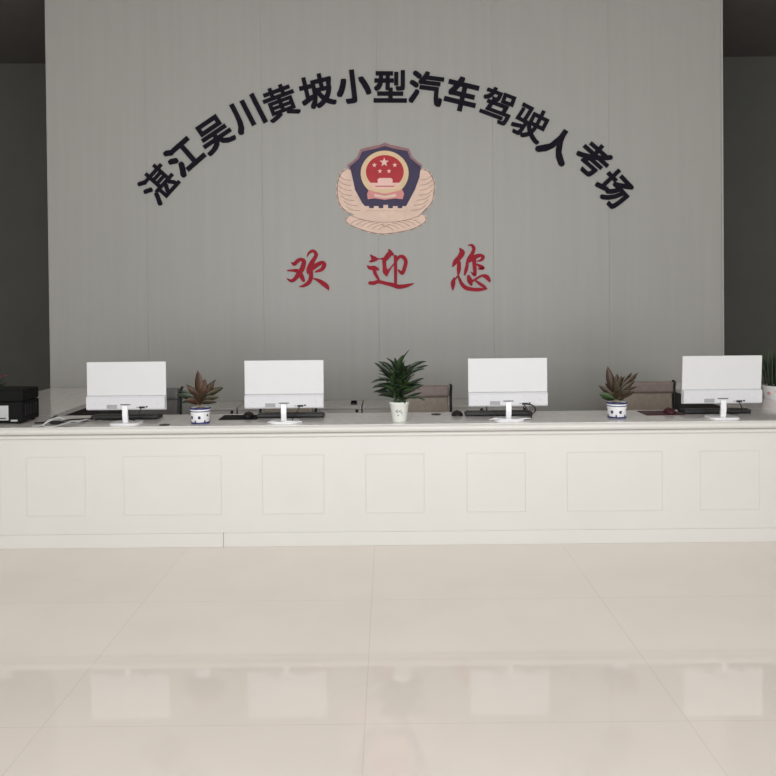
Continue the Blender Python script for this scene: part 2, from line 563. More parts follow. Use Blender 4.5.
# the rightmost panel leans towards the entrance on its stand
for ch in monitors[3].children:
    if not ch.name.startswith('stand'):
        piv = Vector((0, -0.01, 0.11))
        ch.matrix_basis = Matrix.Translation(piv + Vector((0, 0, 0.004))) @ Matrix.Rotation(R(4.5), 4, 'X') @ Matrix.Translation(-piv)
# their cables
cable_spec = [
    (2, [(0.115, -0.028, 0.105), (0.150, -0.045, 0.100), (0.172, -0.05, 0.075), (0.160, -0.03, 0.045), (0.120, 0.03, 0.050), (0.105, 0.02, 0.10 - 0.012)], 0.0042, 'side_cable'),
    (2, [(0.100, -0.028, 0.105), (0.118, -0.04, 0.075), (0.150, -0.03, 0.02), (0.140, 0.06, 0.006)], 0.0035, 'power_cable'),
    (1, [(0.105, -0.028, 0.105), (0.09, -0.035, 0.075), (0.06, -0.02, 0.03), (0.045, 0.03, 0.006), (0.02, 0.12, 0.005)], 0.0034, 'power_cable'),
    (0, [(0.105, -0.028, 0.105), (0.09, -0.03, 0.07), (0.05, 0.03, 0.02), (-0.05, 0.1, 0.006), (-0.2, 0.12, 0.005)], 0.0032, 'power_cable'),
    (3, [(0.105, -0.028, 0.105), (0.118, -0.035, 0.07), (0.125, 0.0, 0.03), (0.10, 0.10, 0.006)], 0.0036, 'power_cable'),
]
for i, pts, r, nm in cable_spec:
    MB().tube(pts, r, 8, 6).build(nm, M['black'], monitors[i])
for i, pts in ((1, [(-0.10, -0.07, 0.006), (-0.06, -0.09, 0.012), (-0.02, -0.085, 0.006), (0.03, -0.09, 0.014), (0.08, -0.07, 0.008), (0.12, -0.05, 0.006)]),
               (2, [(-0.13, -0.05, 0.006), (-0.09, -0.09, 0.02), (-0.06, -0.06, 0.012), (-0.02, -0.09, 0.014), (0.04, -0.085, 0.01), (0.1, -0.05, 0.013), (0.15, -0.01, 0.008)])):
    MB().tube(pts, 0.005, 8, 5).build('white_cable', M['white_gloss'], monitors[i])

# ------------------------------------------------------------------ keyboards, mice, pads, grommets
KY = 5.345


def make_keyboard(label):
    t = thing('computer_keyboard', label, 'keyboard', group='keyboards on the counter')
    MB().extrude_x([(-0.065, 0.0), (-0.068, 0.012), (-0.066, 0.026), (-0.05, 0.028), (0.065, 0.016), (0.068, 0.006), (0.066, 0.0)], -0.225, 0.225).build('case', M['black'], t)
    k = MB()
    for r_ in range(5):
        for c_ in range(19):
            y = -0.045 + r_ * 0.0215
            z = 0.0275 - (y + 0.05) * 0.104
            x = -0.214 + c_ * 0.0228
            k.box(x, x + 0.019, y - 0.001, y + 0.017, z - 0.002, z + 0.0055)
    k.build('keys', M['dark_grey'], t)
    return t


def make_mouse(label, m):
    t = thing('computer_mouse', label, 'mouse', group='mice on the counter')
    b = MB()
    N = 9
    prof_ = [(math.sin(math.pi / 2 * (1 - i / N)), math.sin(math.pi / 2 * i / N)) for i in range(N + 1)]
    b.lathe([(0, 0)] + [(0.040 * r_, 0.034 * z_) for r_, z_ in prof_[:-1]] + [(0, 0.034)], 24, mtx=Matrix.Diagonal((1, 1.35, 1, 1)))
    b.build('shell', m, t)
    MB().lathe([(0, -0.004), (0.008, -0.004), (0.008, 0.004), (0, 0.004)], 16,
               mtx=Matrix.Translation((0, 0.030, 0.026)) @ Matrix.Rotation(R(90), 4, 'Y')).build('scroll_wheel', M['dark_grey'], t)
    return t


def make_pad(label, m, x, y):
    o = MB().box(-0.13, 0.13, -0.10, 0.10, 0, 0.004, bev=0.0018, seg=1).build('mouse_pad', m, loc=(x, y, CT))
    return tag(o, label, 'mouse pad', 'mouse pads on the counter')


kb0 = None
for i, (x, y, lab) in enumerate(((-1.80, 5.34, 'black keyboard lying behind the leftmost monitor'),
                                 (-0.672, KY, 'black keyboard lying behind the second monitor from the left'),
                                 (0.75, KY, 'black keyboard lying behind the third monitor from the left'),
                                 (2.235, KY, 'black keyboard lying behind the rightmost monitor'))):
    if kb0 is None:
        kb0 = make_keyboard(lab)
        o = kb0
    else:
        o = dup(kb0, (0, 0, 0), 0, lab)
    o.location = (x, y, CT)
make_pad('black mouse pad under the mouse left of the second monitor', M['black_matte'], -1.02, KY - 0.02)
make_pad('maroon mouse pad under the mouse left of the rightmost monitor', M['maroon'], 1.868, KY)
m1 = make_mouse('black mouse on a black pad left of the second monitor', M['black'])
m1.location = (-0.965, KY - 0.01, CT + 0.004)
m2 = dup(m1, (0.468, KY - 0.01, CT), 0, 'black mouse on the bare counter left of the third monitor')
m3 = make_mouse('dark red mouse on the maroon pad left of the rightmost monitor', M['maroon'])
m3.location = (1.925, KY - 0.01, CT + 0.004)


def grommet(x, y, lab):
    o = MB().lathe([(0, 0.0), (0.034, 0.0), (0.034, 0.003), (0.027, 0.005), (0.012, 0.005), (0.010, 0.002), (0, 0.002)], 24).build(
        'cable_grommet', M['dark_grey'], loc=(x, y, CT))
    tag(o, lab, 'cable grommet', 'cable grommets in the counter')


grommet(0.326, 5.38, 'dark round cable grommet on the counter right of the white pot')
grommet(-1.455, 5.03, 'dark round cable grommet near the front edge beside the leftmost monitor')

# loose cables at the left
c = MB()
c.tube([(-2.34, 5.06, 0.006), (-2.27, 5.05, 0.012), (-2.22, 5.04, 0.04), (-2.18, 5.04, 0.052), (-2.21, 5.06, 0.046), (-2.25, 5.06, 0.012),
        (-2.19, 5.06, 0.008), (-2.12, 5.08, 0.022), (-2.06, 5.15, 0.016), (-2.03, 5.22, 0.008), (-2.06, 5.30, 0.006)], 0.005, 8, 6)
c.tube([(-2.20, 5.01, 0.006), (-2.13, 5.01, 0.014), (-2.09, 5.04, 0.018), (-2.12, 5.06, 0.01), (-2.04, 5.11, 0.006), (-2.015, 5.2, 0.006)], 0.004, 8, 6)
c.box(-2.225, -2.165, 5.025, 5.06, 0.0, 0.022, bev=0.005)
tag(c.build('black_cable', M['black'], loc=(0.0, 0.07, CT)), 'tangled black cable with a plug beside the black printer', 'cable')
c = MB()
c.tube([(-2.30, 5.0, 0.006), (-2.24, 4.995, 0.010), (-2.17, 4.995, 0.045), (-2.13, 4.995, 0.062), (-2.09, 5.0, 0.05), (-2.13, 5.01, 0.055), (-2.19, 5.0, 0.044),
        (-2.22, 4.99, 0.008), (-2.14, 4.985, 0.006), (-2.07, 5.06, 0.024), (-2.04, 5.10, 0.016), (-2.0, 5.13, 0.026), (-1.99, 5.2, 0.008), (-2.0, 5.28, 0.006)], 0.0038, 8, 6)
tag(c.build('white_cable', M['silver'], loc=(0, 0, CT)), 'pale grey cable coiled on the counter left of the leftmost monitor', 'cable')

# ------------------------------------------------------------------ printer
pr = thing('printer', 'black printer with a silver front panel at the left end of the counter', 'printer', (-2.655, 5.25, CT))
MB().box(-0.24, 0.236, -0.125, 0.125, 0.012, 0.145, bev=0.012, seg=3).build('body', M['black_matte'], pr)
MB().box(-0.24, 0.236, -0.122, 0.125, 0.147, 0.226, bev=0.016, seg=3).build('scanner_lid', M['black_matte'], pr)
MB().box(-0.22, 0.146, -0.132, -0.123, 0.026, 0.124, bev=0.004).build('front_panel', M['silver'], pr)
MB().box(0.0, 0.13, -0.1335, -0.131, 0.036, 0.044).build('panel_slot', M['dark_grey'], pr)
MB().box(0.16, 0.205, -0.131, -0.122, 0.018, 0.03, bev=0.003).build('latch', M['silver'], pr)
for x in (-0.2, 0.2):
    for y in (-0.1, 0.1):
        MB().lathe([(0, 0), (0.014, 0), (0.014, 0.014), (0, 0.014)], 12, c=(x, y, 0)).build('foot', M['black_matte'], pr)
v = MB()
for k in range(5):
    v.box(0.232, 0.2385, -0.09 + k * 0.038, -0.07 + k * 0.038, 0.05, 0.12)
v.build('side_vent', M['black'], pr)

# ------------------------------------------------------------------ potted plants


def blue_pot(t):
    pot = MB().lathe([(0, 0), (0.056, 0.0), (0.059, 0.004), (0.063, 0.06), (0.0665, 0.090), (0.0675, 0.104), (0.062, 0.105), (0.059, 0.09), (0, 0.088)], 40).build('pot', M['porcelain'], t)
    MB().lathe([(0.0655, 0.093), (0.0692, 0.0965), (0.0692, 0.1035), (0.0655, 0.106), (0.0625, 0.1055)], 40).build('rim_band', M['cobalt'], pot)
    MB().lathe([(0.0648, 0.079), (0.0664, 0.079), (0.0669, 0.085), (0.0653, 0.085)], 40).build('shoulder_band', M['cobalt'], pot)
    MB().lathe([(0.0570, 0.001), (0.0605, 0.002), (0.0612, 0.012), (0.0590, 0.012)], 40).build('foot_band', M['cobalt'], pot)
    for k in range(7):
        a = -math.pi / 2 + 0.12 + 2 * math.pi * k / 7
        zc, rad = (0.043, 0.0105) if k % 2 == 0 else (0.056, 0.0075)
        mo = MB()
        for j in range(6):
            b = 2 * math.pi * j / 6
            if j:
                zz, uu = zc + rad * 0.55 * math.sin(b), rad * 0.55 * math.cos(b)
            else:
                zz, uu = zc, 0
            r0 = 0.0598 + (0.063 - 0.0598) * zz / 0.06
            a2 = a + uu / r0
            mo.lathe([(rad * 0.55, -0.003), (rad * 0.5, 0.0012), (0, 0.0016)], 10,
                     mtx=Matrix.Translation((r0 * math.cos(a2), r0 * math.sin(a2), zz)) @ Matrix.Rotation(a2, 4, 'Z') @ Matrix.Rotation(R(90), 4, 'Y'))
        mo.build('flower_motif', M['cobalt'], pot)
    for k in range(6):
        a = -math.pi / 2 - 0.35 + 2 * math.pi * k / 6
        MB().lathe([(0.007, -0.003), (0.0065, 0.001), (0, 0.0014)], 10,
                   mtx=Matrix.Translation((0.0603 * math.cos(a), 0.0603 * math.sin(a), 0.017)) @ Matrix.Rotation(a, 4, 'Z') @ Matrix.Rotation(R(90), 4, 'Y')
                   @ Matrix.Diagonal((1.5, 0.8, 1, 1))).build('leaf_motif', M['cobalt'], pot)
    MB().lathe([(0, 0.099), (0.04, 0.0985), (0.0605, 0.094)], 24).build('soil', M['soil'], t)


def croton(label, loc, leaves, mats, rnd):
    t = thing('potted_croton', label, 'potted plant', loc)
    blue_pot(t)
    st = MB()
    st.tube([(0.006, 0, 0.09), (0.008, 0, 0.15), (0.002, 0.002, 0.22)], lambda q: 0.006 * (1 - 0.4 * q), 8, 4)
    st.tube([(-0.012, 0.006, 0.09), (-0.018, 0.004, 0.14), (-0.024, 0, 0.17)], 0.0045, 8, 4)
    st.build('stem', M['stem'], t)
    fo = MB()
    for (x, z, az, el, L, W, bend, mi) in leaves:
        fo.mi = mi
        fo.leaf((x, rnd.uniform(-0.012, 0.012), z), R(az), R(el), L, W, bend, 0.22, belly=0.5, twist=rnd.uniform(-0.4, 0.4),
                roll=(rnd.uniform(0.75, 1.25) * (1 if math.cos(R(az)) < 0 else -1)) if abs(math.cos(R(az))) > 0.75 else 0.0)
    fo.build('foliage', mats, t)
    return t


rnd = random.Random(7)
# azimuth: 0 = right, 90 = away, 180 = left, 270 = towards the entrance
P1 = [
    (-0.004, 0.16, 255, 82, 0.19, 0.066, -0.1, 0), (0.0, 0.15, 190, 55, 0.14, 0.05, 0.2, 2), (0.006, 0.14, 355, 58, 0.16, 0.05, 0.1, 0),
    (0.0, 0.15, 5, 30, 0.175, 0.045, 0.1, 2), (-0.008, 0.15, 182, 24, 0.15, 0.05, 0.35, 1), (0.004, 0.15, 330, 78, 0.15, 0.055, 0.2, 0), (0.0, 0.17, 20, 50, 0.15, 0.040, 0.1, 1),
    (0.0, 0.15, 10, 34, 0.165, 0.042, 0.15, 2), (0.0, 0.14, 0, 22, 0.13, 0.045, 0.35, 2), (-0.01, 0.15, 185, 40, 0.135, 0.040, 0.5, 1),
    (-0.01, 0.14, 180, 30, 0.135, 0.050, 0.5, 1), (-0.01, 0.13, 175, 12, 0.125, 0.05, 0.5, 1), (0.0, 0.13, 5, 10, 0.11, 0.04, 0.3, 2),
    (0.0, 0.13, 250, 60, 0.13, 0.055, 0.6, 0), (0.0, 0.13, 300, 55, 0.13, 0.05, 0.6, 2), (-0.01, 0.12, 215, 40, 0.10, 0.05, 0.7, 0),
    (0.0, 0.13, 90, 60, 0.14, 0.05, 0.6, 1), (0.0, 0.13, 130, 50, 0.13, 0.05, 0.6, 2), (0.0, 0.13, 50, 55, 0.14, 0.05, 0.6, 1),
    (0.0, 0.12, 285, 30, 0.09, 0.045, 0.6, 0), (0.01, 0.15, 340, 62, 0.13, 0.04, 0.2, 2), (-0.01, 0.15, 195, 62, 0.12, 0.045, 0.3, 0)]
croton('red brown croton in the left blue and white pot, beside the second monitor', (-1.238, 5.10, CT), P1,
       [M['leaf_red'], M['leaf_green'], M['leaf_olive']], rnd)
P3 = [
    (-0.004, 0.13, 186, 70, 0.22, 0.055, -0.2, 0), (0.004, 0.14, 352, 52, 0.21, 0.05, 0.1, 0), (0.004, 0.13, 8, 62, 0.2, 0.05, 0.15, 1),
    (-0.004, 0.13, 265, 80, 0.17, 0.055, 0.1, 0), (0.004, 0.12, 2, 26, 0.13, 0.045, 0.1, 1), (0.006, 0.13, 10, 50, 0.20, 0.055, 0.25, 0), (0.0, 0.13, 0, 36, 0.16, 0.05, 0.3, 1),
    (0.0, 0.14, 300, 75, 0.15, 0.05, 0.1, 0), (0.0, 0.13, 240, 72, 0.14, 0.05, 0.2, 1), (0.004, 0.13, 30, 68, 0.16, 0.05, 0.2, 0),
    (-0.01, 0.12, 180, 48, 0.15, 0.04, 0.3, 0), (-0.01, 0.12, 185, 30, 0.12, 0.04, 0.4, 2), (-0.01, 0.115, 178, 14, 0.11, 0.042, -0.3, 2),
    (0.0, 0.12, 260, 50, 0.11, 0.05, 0.6, 1), (0.0, 0.12, 90, 60, 0.15, 0.05, 0.5, 0), (0.0, 0.12, 130, 60, 0.14, 0.05, 0.5, 1),
    (0.0, 0.12, 60, 55, 0.15, 0.05, 0.5, 1), (0.0, 0.12, 320, 45, 0.12, 0.05, 0.5, 0), (0.004, 0.12, 350, 58, 0.17, 0.045, 0.35, 1)]
croton('dark plum croton in the right blue and white pot, beside the maroon mouse pad', (1.515, 5.165, CT), P3,
       [M['leaf_plum'], M['leaf_olive'], M['leaf_mid']], rnd)

# tall green plant in the white pot
t = thing('potted_dracaena', 'tall bushy dark green dracaena in a plain white pot at the counter centre', 'potted plant', (0.068, 5.10, CT))
pt = MB().lathe([(0, 0), (0.045, 0), (0.047, 0.003), (0.062, 0.115), (0.0655, 0.118), (0.0655, 0.130), (0.061, 0.131), (0.058, 0.118), (0, 0.115)], 40).build('pot', M['white_pot'], t)
MB().lathe([(0, 0.122), (0.04, 0.122), (0.058, 0.117)], 24).build('soil', M['soil'], t)
mo = MB()
rr = random.Random(3)
for k in range(13):
    a = -math.pi / 2 + rr.uniform(-0.42, 0.42)
    z = rr.uniform(0.045, 0.082)
    r0 = 0.0472 + 0.015 * (z / 0.115)
    mo.lathe([(0.0042, -0.002), (0.004, 0.0006), (0, 0.001)], 8,
             mtx=Matrix.Translation((r0 * math.cos(a), r0 * math.sin(a), z)) @ Matrix.Rotation(a, 4, 'Z') @ Matrix.Rotation(R(90), 4, 'Y')
             @ Matrix.Diagonal((1, rr.uniform(0.6, 1.8), 1, 1)))
mo.build('grey_print', M['sticker'], pt)
MB().tube([(0, 0, 0.11), (-0.004, 0, 0.24), (-0.006, 0.0, 0.34)], 0.010, 8, 4).tube([(0.02, 0.005, 0.11), (0.034, 0, 0.22), (0.045, 0, 0.31)], 0.008, 8, 4).tube(
    [(-0.022, -0.003, 0.11), (-0.042, 0, 0.22), (-0.052, 0, 0.28)], 0.008, 8, 4).build('cane', M['leaf_mid'], t)
fo = MB()
rd = random.Random(11)
# leaf crowns up each cane
for (bx0, bz0, bx1, bz1, n, Lm) in ((0.0, 0.13, -0.006, 0.33, 32, 0.175), (0.02, 0.14, 0.045, 0.30, 22, 0.165), (-0.02, 0.14, -0.05, 0.28, 22, 0.165)):
    for i in range(n):
        q = (i + 0.5) / n
        az = i * 2.399 + rd.uniform(-0.3, 0.3)
        el = R(18 + 52 * q + rd.uniform(-8, 8))
        L = Lm * rd.uniform(0.8, 1.05) * (1 - 0.22 * q)
        fo.mi = 0 if rd.random() < 0.72 else 1
        fo.leaf((bx0 + (bx1 - bx0) * q, 0, bz0 + (bz1 - bz0) * q), az, el, L, rd.uniform(0.030, 0.042), rd.uniform(0.3, 1.0), 0.3, belly=0.42,
                roll=rd.uniform(-0.7, 0.7))
# a few leaves that stand out in the outline
for (x, z, az, el, L, W, bend) in ((0.045, 0.29, 0, 42, 0.17, 0.03, 0.6), (0.04, 0.31, 3, 52, 0.17, 0.03, 0.9), (-0.045, 0.28, 180, 50, 0.16, 0.036, 0.3), (-0.04, 0.29, 178, 62, 0.14, 0.03, 0.5),
                                   (-0.04, 0.26, 180, 22, 0.15, 0.026, 1.0), (-0.04, 0.22, 178, 20, 0.14, 0.036, 0.8), (-0.03, 0.17, 182, 14, 0.12, 0.03, 0.1),
                                   (0.04, 0.28, 0, 48, 0.15, 0.028, 0.9), (0.04, 0.30, 4, 60, 0.14, 0.024, 1.0), (0.04, 0.22, 0, 34, 0.14, 0.03, 0.3),
                                   (0.03, 0.17, 0, 32, 0.15, 0.03, 0.2), (0.03, 0.14, 2, 26, 0.13, 0.028, 0.2), (0.0, 0.33, 30, 72, 0.16, 0.024, 0.5),
                                   (-0.03, 0.29, 175, 60, 0.15, 0.03, 0.6), (-0.02, 0.30, 170, 70, 0.15, 0.022, 1.2)):
    fo.mi = 0
    fo.leaf((x, 0, z), R(az), R(el), L, W * 1.25, bend, 0.3, belly=0.42, roll=0.8 if az > 90 else -0.8)
fo.build('foliage', [M['leaf_green'], M['leaf_mid']], t)

# grassy plant at the right
t = thing('potted_grass_plant', 'upright grassy green plant in a pale pot at the right edge', 'potted plant', (3.02, 6.05, CT))
pt = MB().lathe([(0, 0), (0.085, 0), (0.088, 0.004), (0.106, 0.098), (0.110, 0.104), (0.104, 0.106), (0.1, 0.094), (0, 0.09)], 40).build('pot', M['porcelain'], t)
for a, z, r0 in ((-1.95, 0.066, 0.016), (-1.62, 0.052, 0.020), (-1.2, 0.07, 0.016), (-2.6, 0.05, 0.015)):
    rw = 0.088 + 0.018 * z / 0.098
    MB().lathe([(r0, -0.004), (r0 * 0.9, 0.0012), (0, 0.002)], 14, mtx=Matrix.Translation((rw * math.cos(a), rw * math.sin(a), z)) @ Matrix.Rotation(a, 4, 'Z')
               @ Matrix.Rotation(R(90), 4, 'Y')).build('pink_flower_motif', M['pink'], pt)
MB().lathe([(0, 0.096), (0.06, 0.096), (0.1, 0.092)], 24).build('soil', M['soil'], t)
fo = MB()
for i in range(70):
    a = rd.uniform(0, 6.283)
    r0 = 0.085 * math.sqrt(rd.random())
    fo.mi = 0 if rd.random() < 0.55 else 1
    fo.leaf((r0 * math.cos(a), r0 * math.sin(a), 0.092), a + rd.uniform(-0.6, 0.6), R(rd.uniform(74, 89)), rd.uniform(0.20, 0.31), rd.uniform(0.012, 0.019),
            rd.uniform(-0.05, 0.25), 0.35, belly=0.4)
fo.build('foliage', [M['leaf_green'], M['leaf_mid']], t)

# red flowered plant at the left edge, behind the printer
t = thing('potted_anthurium', 'red flowered green plant behind the black printer at the left edge', 'potted plant', (-3.085, 6.05, CT))
MB().lathe([(0, 0), (0.06, 0), (0.062, 0.004), (0.078, 0.095), (0.082, 0.10), (0.077, 0.102), (0.073, 0.09), (0, 0.088)], 32).build('pot', M['porcelain'], t)
MB().lathe([(0, 0.092), (0.05, 0.092), (0.074, 0.088)], 24).build('soil', M['soil'], t)
fo = MB()
for i in range(16):
    a = i * 2.399
    fo.mi = i % 2
    fo.leaf((0.01 * math.cos(a), 0.01 * math.sin(a), 0.09), a, R(rd.uniform(35, 75)), rd.uniform(0.11, 0.16), 0.055, rd.uniform(0.6, 1.2), 0.15, belly=0.5)
fo.build('foliage', [M['leaf_green'], M['leaf_mid']], t)
for x, z, az in ((0.055, 0.235, 0), (-0.04, 0.26, 160), (0.0, 0.22, 270)):
    fl = MB().tube([(0, 0, 0.09), (x * 0.5, 0, 0.17), (x, 0, z)], 0.003, 6, 4).build('flower_stalk', M['leaf_mid'], t)
    MB().leaf((x, 0, z - 0.01), R(az), R(20), 0.065, 0.06, 0.3, 0.2, belly=0.35).build('flower', M['flower_red'], fl)

# ------------------------------------------------------------------ the writing and the crest on the sign wall
PX = 106.55                      # units of the sign layout per metre on the wall


def wall(u, v_):
    """sign layout (u right, v down) -> x, z on the wall"""
    a = R(0.55)
    du, dv = u - 388.0, v_ - 310.0
    uu = du * math.cos(a) - dv * math.sin(a)
    vv = du * math.sin(a) + dv * math.cos(a)
    return uu / PX, EYE - (vv + 9.1) / PX


dg = None


def wall_letter(ch, u, v_, deg, label, grow):
    cu = bpy.data.curves.new('glyph', 'FONT')
    cu.body = ch
    cu.size = 1.0
    cu.extrude = 0.02
    cu.resolution_u = 3
    tmp = bpy.data.objects.new('glyph', cu)
    COL.objects.link(tmp)
    bpy.context.view_layer.update()
    me = bpy.data.meshes.new_from_object(tmp.evaluated_get(bpy.context.evaluated_depsgraph_get()))
    bpy.data.objects.remove(tmp)
    xs = [q.co.x for q in me.vertices]
    ys = [q.co.y for q in me.vertices]
    cx, cy = (min(xs) + max(xs)) / 2, (min(ys) + max(ys)) / 2
    k = 0.338 / (1 + 1.6 * grow)
    # the bold weight: the glyph laid over itself, shifted by `grow` towards its corners
    bm = bmesh.new()
    shifts = [(0, 0), (-1, -1), (1, -1), (1, 1), (-1, 1), (0, -1), (0, 1), (-1, 0), (1, 0)]
    for i, (gx, gy) in enumerate(shifts):
        m0 = len(bm.verts)
        bm.from_mesh(me)
        bm.verts.ensure_lookup_table()
        for q in bm.verts[m0:]:
            x, y, z = (q.co.x - cx + gx * grow) * k, (q.co.y - cy + gy * grow) * k, q.co.z * 0.3 + 0.00012 * i * (1 if q.co.z > 0 else 0)
            q.co = Vector((x, -z, y))
    bm.to_mesh(me)
    bm.free()
    me.name = 'wall_character'
    me.materials.clear()
    me.materials.append(M['letter'])
    o = bpy.data.objects.new('wall_character', me)
    COL.objects.link(o)
    x, z = wall(u, v_)
    o.location = (x, YW - 0.0065, z)
    o.rotation_euler = (0, -R(deg), 0)
    tag(o, label, 'wall lettering', 'dark characters of the arch')


ARCH = [('湛', 159.3, 184.2, 'dark blocky character at the low left end of the wall arch'),
        ('江', 185.0, 156.5, 'dark blocky character second from the left end of the arch'),
        ('吴', 215.0, 134.9, 'dark blocky character third from the left, with a box on top'),
        ('川', 247.2, 115.2, 'dark character of three slanting strokes, fourth from the left'),
        ('黄', 280.9, 103.1, 'dense dark character of stacked bars, fifth from the left'),
        ('坡', 317.2, 92.2, 'dark blocky character just left of the three stroke hooked one'),
        ('小', 353.5, 87.3, 'dark character of a hooked stroke between two dots at the arch top'),
        ('型', 390.3, 87.3, 'dark blocky character at the arch top straight above the crest'),
        ('汽', 426.0, 89.3, 'dark character with three dots, just right of the arch top'),
        ('车', 461.4, 95.0, 'dark character sixth from the right end of the arch'),
        ('驾', 496.7, 106.4, 'dense dark character fifth from the right end of the arch'),
        ('驶', 529.9, 123.5, 'dark blocky character fourth from the right end of the arch'),
        ('人', 556.7, 145.2, 'dark two stroke forked character third from the right end'),
        ('考', 592.0, 159.4, 'dark blocky character second from the right end of the arch'),
        ('场', 613.6, 188.8, 'dark blocky character at the low right end of the wall arch')]
for ch, u, v_, lab in ARCH:
    deg = math.degrees(math.asin(max(-1, min(1, (387.5 - u) / 310.0)))) - 0.3
    if ch == '人':
        deg = -33
    wall_letter(ch, u, v_, deg, lab, {'湛': 0.019, '黄': 0.021, '驾': 0.021, '驶': 0.021, '坡': 0.026, '考': 0.026, '场': 0.026, '型': 0.026,
                                      '汽': 0.027, '吴': 0.028}.get(ch, 0.033))


def brush(mb, pts, ox, oy, k, y0, y1):
    """one brush stroke: points (x, y, width) in layout units"""
    P = [Vector((x, y, wd)) for x, y, wd in pts]
    P = spline(P, 6)
    # drop coincident points
    Q = [P[0]]
    for p in P[1:]:
        if (p.xy - Q[-1].xy).length > 2:
            Q.append(p)
    n = len(Q)
    A, B = [], []
    for i in range(n):
        d = (Q[min(i + 1, n - 1)].xy - Q[max(i - 1, 0)].xy).normalized()
        nn = Vector((-d.y, d.x)) * Q[i].z * 0.5
        A.append(wall(ox + (Q[i].x + nn.x) * k, oy + (Q[i].y + nn.y) * k))
        B.append(wall(ox + (Q[i].x - nn.x) * k, oy + (Q[i].y - nn.y) * k))
    fa = [[mb.bm.verts.new((x, yy, z)) for x, z in L] for L in (A, B) for yy in (y0, y1)]
    a0, a1, b0, b1 = fa
    for i in range(n - 1):
        mb.bm.faces.new((a0[i], a0[i + 1], b0[i + 1], b0[i]))
        mb.bm.faces.new((a1[i], b1[i], b1[i + 1], a1[i + 1]))
        mb.bm.faces.new((a0[i], a1[i], a1[i + 1], a0[i + 1]))
        mb.bm.faces.new((b0[i], b0[i + 1], b1[i + 1], b1[i]))
    for i in (0, n - 1):
        mb.bm.faces.new((a0[i], b0[i], b1[i], a1[i]))
    # rounded stroke ends
    for i in (0, n - 1):
        r_ = Q[i].z * 0.5
        if r_ > 8:
            ring = [wall(ox + (Q[i].x + r_ * math.cos(2 * math.pi * j / 14)) * k, oy + (Q[i].y + r_ * math.sin(2 * math.pi * j / 14)) * k) for j in range(14)]
            mb.prism(ring, y0 + 0.0002, y1)


K = 60 / 776
CALLI = [
    ('red brush character left below the crest, first of the three', 280, 240, [
        [(148, 288, 14), (185, 312, 48), (225, 275, 52), (268, 252, 46), (308, 272, 56), (304, 325, 60), (278, 390, 66), (235, 452, 60), (190, 508, 50), (145, 528, 40), (88, 498, 10)],
        [(103, 395, 20), (170, 395, 34), (225, 402, 56), (268, 452, 66), (305, 522, 44)],
        [(352, 218, 10), (376, 168, 28), (430, 142, 40), (468, 185, 48), (448, 238, 50), (408, 305, 62), (372, 378, 58), (358, 434, 18)],
        [(380, 405, 46), (425, 358, 66), (488, 318, 56), (548, 292, 48), (574, 322, 56), (545, 376, 50), (490, 403, 34), (448, 418, 10)],
        [(395, 400, 62), (402, 480, 54), (374, 548, 54), (312, 590, 40), (248, 604, 10)],
        [(428, 495, 14), (500, 524, 44), (568, 568, 62), (612, 608, 54), (632, 652, 8)]]),
    ('pinkish red brush character straight below the crest, between two others', 360, 240, [
        [(140, 198, 22), (172, 232, 54), (208, 246, 52), (225, 244, 26), (255, 246, 14), (295, 242, 30)],
        [(118, 284, 14), (160, 268, 40), (205, 252, 44)],
        [(98, 335, 20), (130, 360, 50), (185, 362, 56), (232, 380, 34)],
        [(185, 375, 50), (195, 430, 46), (222, 478, 38), (246, 522, 30)],
        [(128, 556, 44), (180, 556, 50), (240, 540, 46), (340, 562, 46), (420, 580, 54), (500, 604, 58), (590, 594, 48), (660, 574, 28), (698, 560, 8)],
        [(375, 128, 22), (388, 168, 66), (350, 220, 66), (316, 270, 54), (318, 345, 50), (330, 410, 70), (346, 458, 30)],
        [(398, 165, 50), (425, 188, 34)],
        [(345, 430, 46), (392, 368, 24), (448, 300, 18)],
        [(458, 215, 44), (460, 380, 42), (460, 556, 36)],
        [(468, 262, 42), (515, 215, 40), (562, 224, 50), (592, 278, 48), (576, 360, 50), (545, 430, 46), (500, 392, 26)]]),
    ('red brush character right below the crest, last of the three', 440, 236, [
        [(250, 158, 14), (284, 212, 74), (252, 275, 66), (196, 338, 62), (162, 400, 16)],
        [(246, 345, 46), (242, 430, 54), (234, 515, 16)],
        [(360, 122, 10), (408, 120, 34), (436, 166, 44), (412, 235, 50), (376, 300, 62), (342, 358, 24)],
        [(376, 318, 56), (450, 274, 62), (518, 250, 42), (556, 274, 44), (530, 312, 34), (478, 328, 14)],
        [(438, 290, 54), (446, 400, 50), (448, 505, 40), (398, 462, 10)],
        [(352, 365, 36), (336, 440, 46), (318, 500, 24)],
        [(480, 368, 24), (524, 396, 50), (556, 418, 40), (488, 428, 12)],
        [(182, 545, 22), (168, 612, 60), (166, 696, 18)],
        [(176, 585, 24), (204, 548, 18), (236, 524, 26), (276, 612, 44), (332, 668, 54), (420, 690, 48), (512, 692, 46), (602, 682, 20)],
        [(604, 684, 10), (570, 655, 36), (520, 622, 40), (466, 584, 26)],
        [(366, 522, 40), (386, 580, 70), (404, 632, 30)],
        [(395, 600, 26), (468, 552, 30), (540, 514, 30), (602, 530, 58), (640, 580, 32)]])]
for lab, ox, oy, strokes in CALLI:
    b = MB()
    for i, s in enumerate(strokes):
        brush(b, s, ox, oy, K, YW - 0.008 - 0.0004 * i, YW - 0.0005)
    tag(b.build('brush_character', M['red']), lab, 'wall lettering', 'red brush characters of the welcome line')

# the crest; z 0.1482 layout units per traced unit
E = 115 / 776


def ep(pts):
    return [wall(330 + x * E, 135 + y * E) for x, y in pts]


ec = thing('wall_crest', 'shield crest with red disc, stars and pale wreath on the sign wall', 'crest', (0, YW, 0))


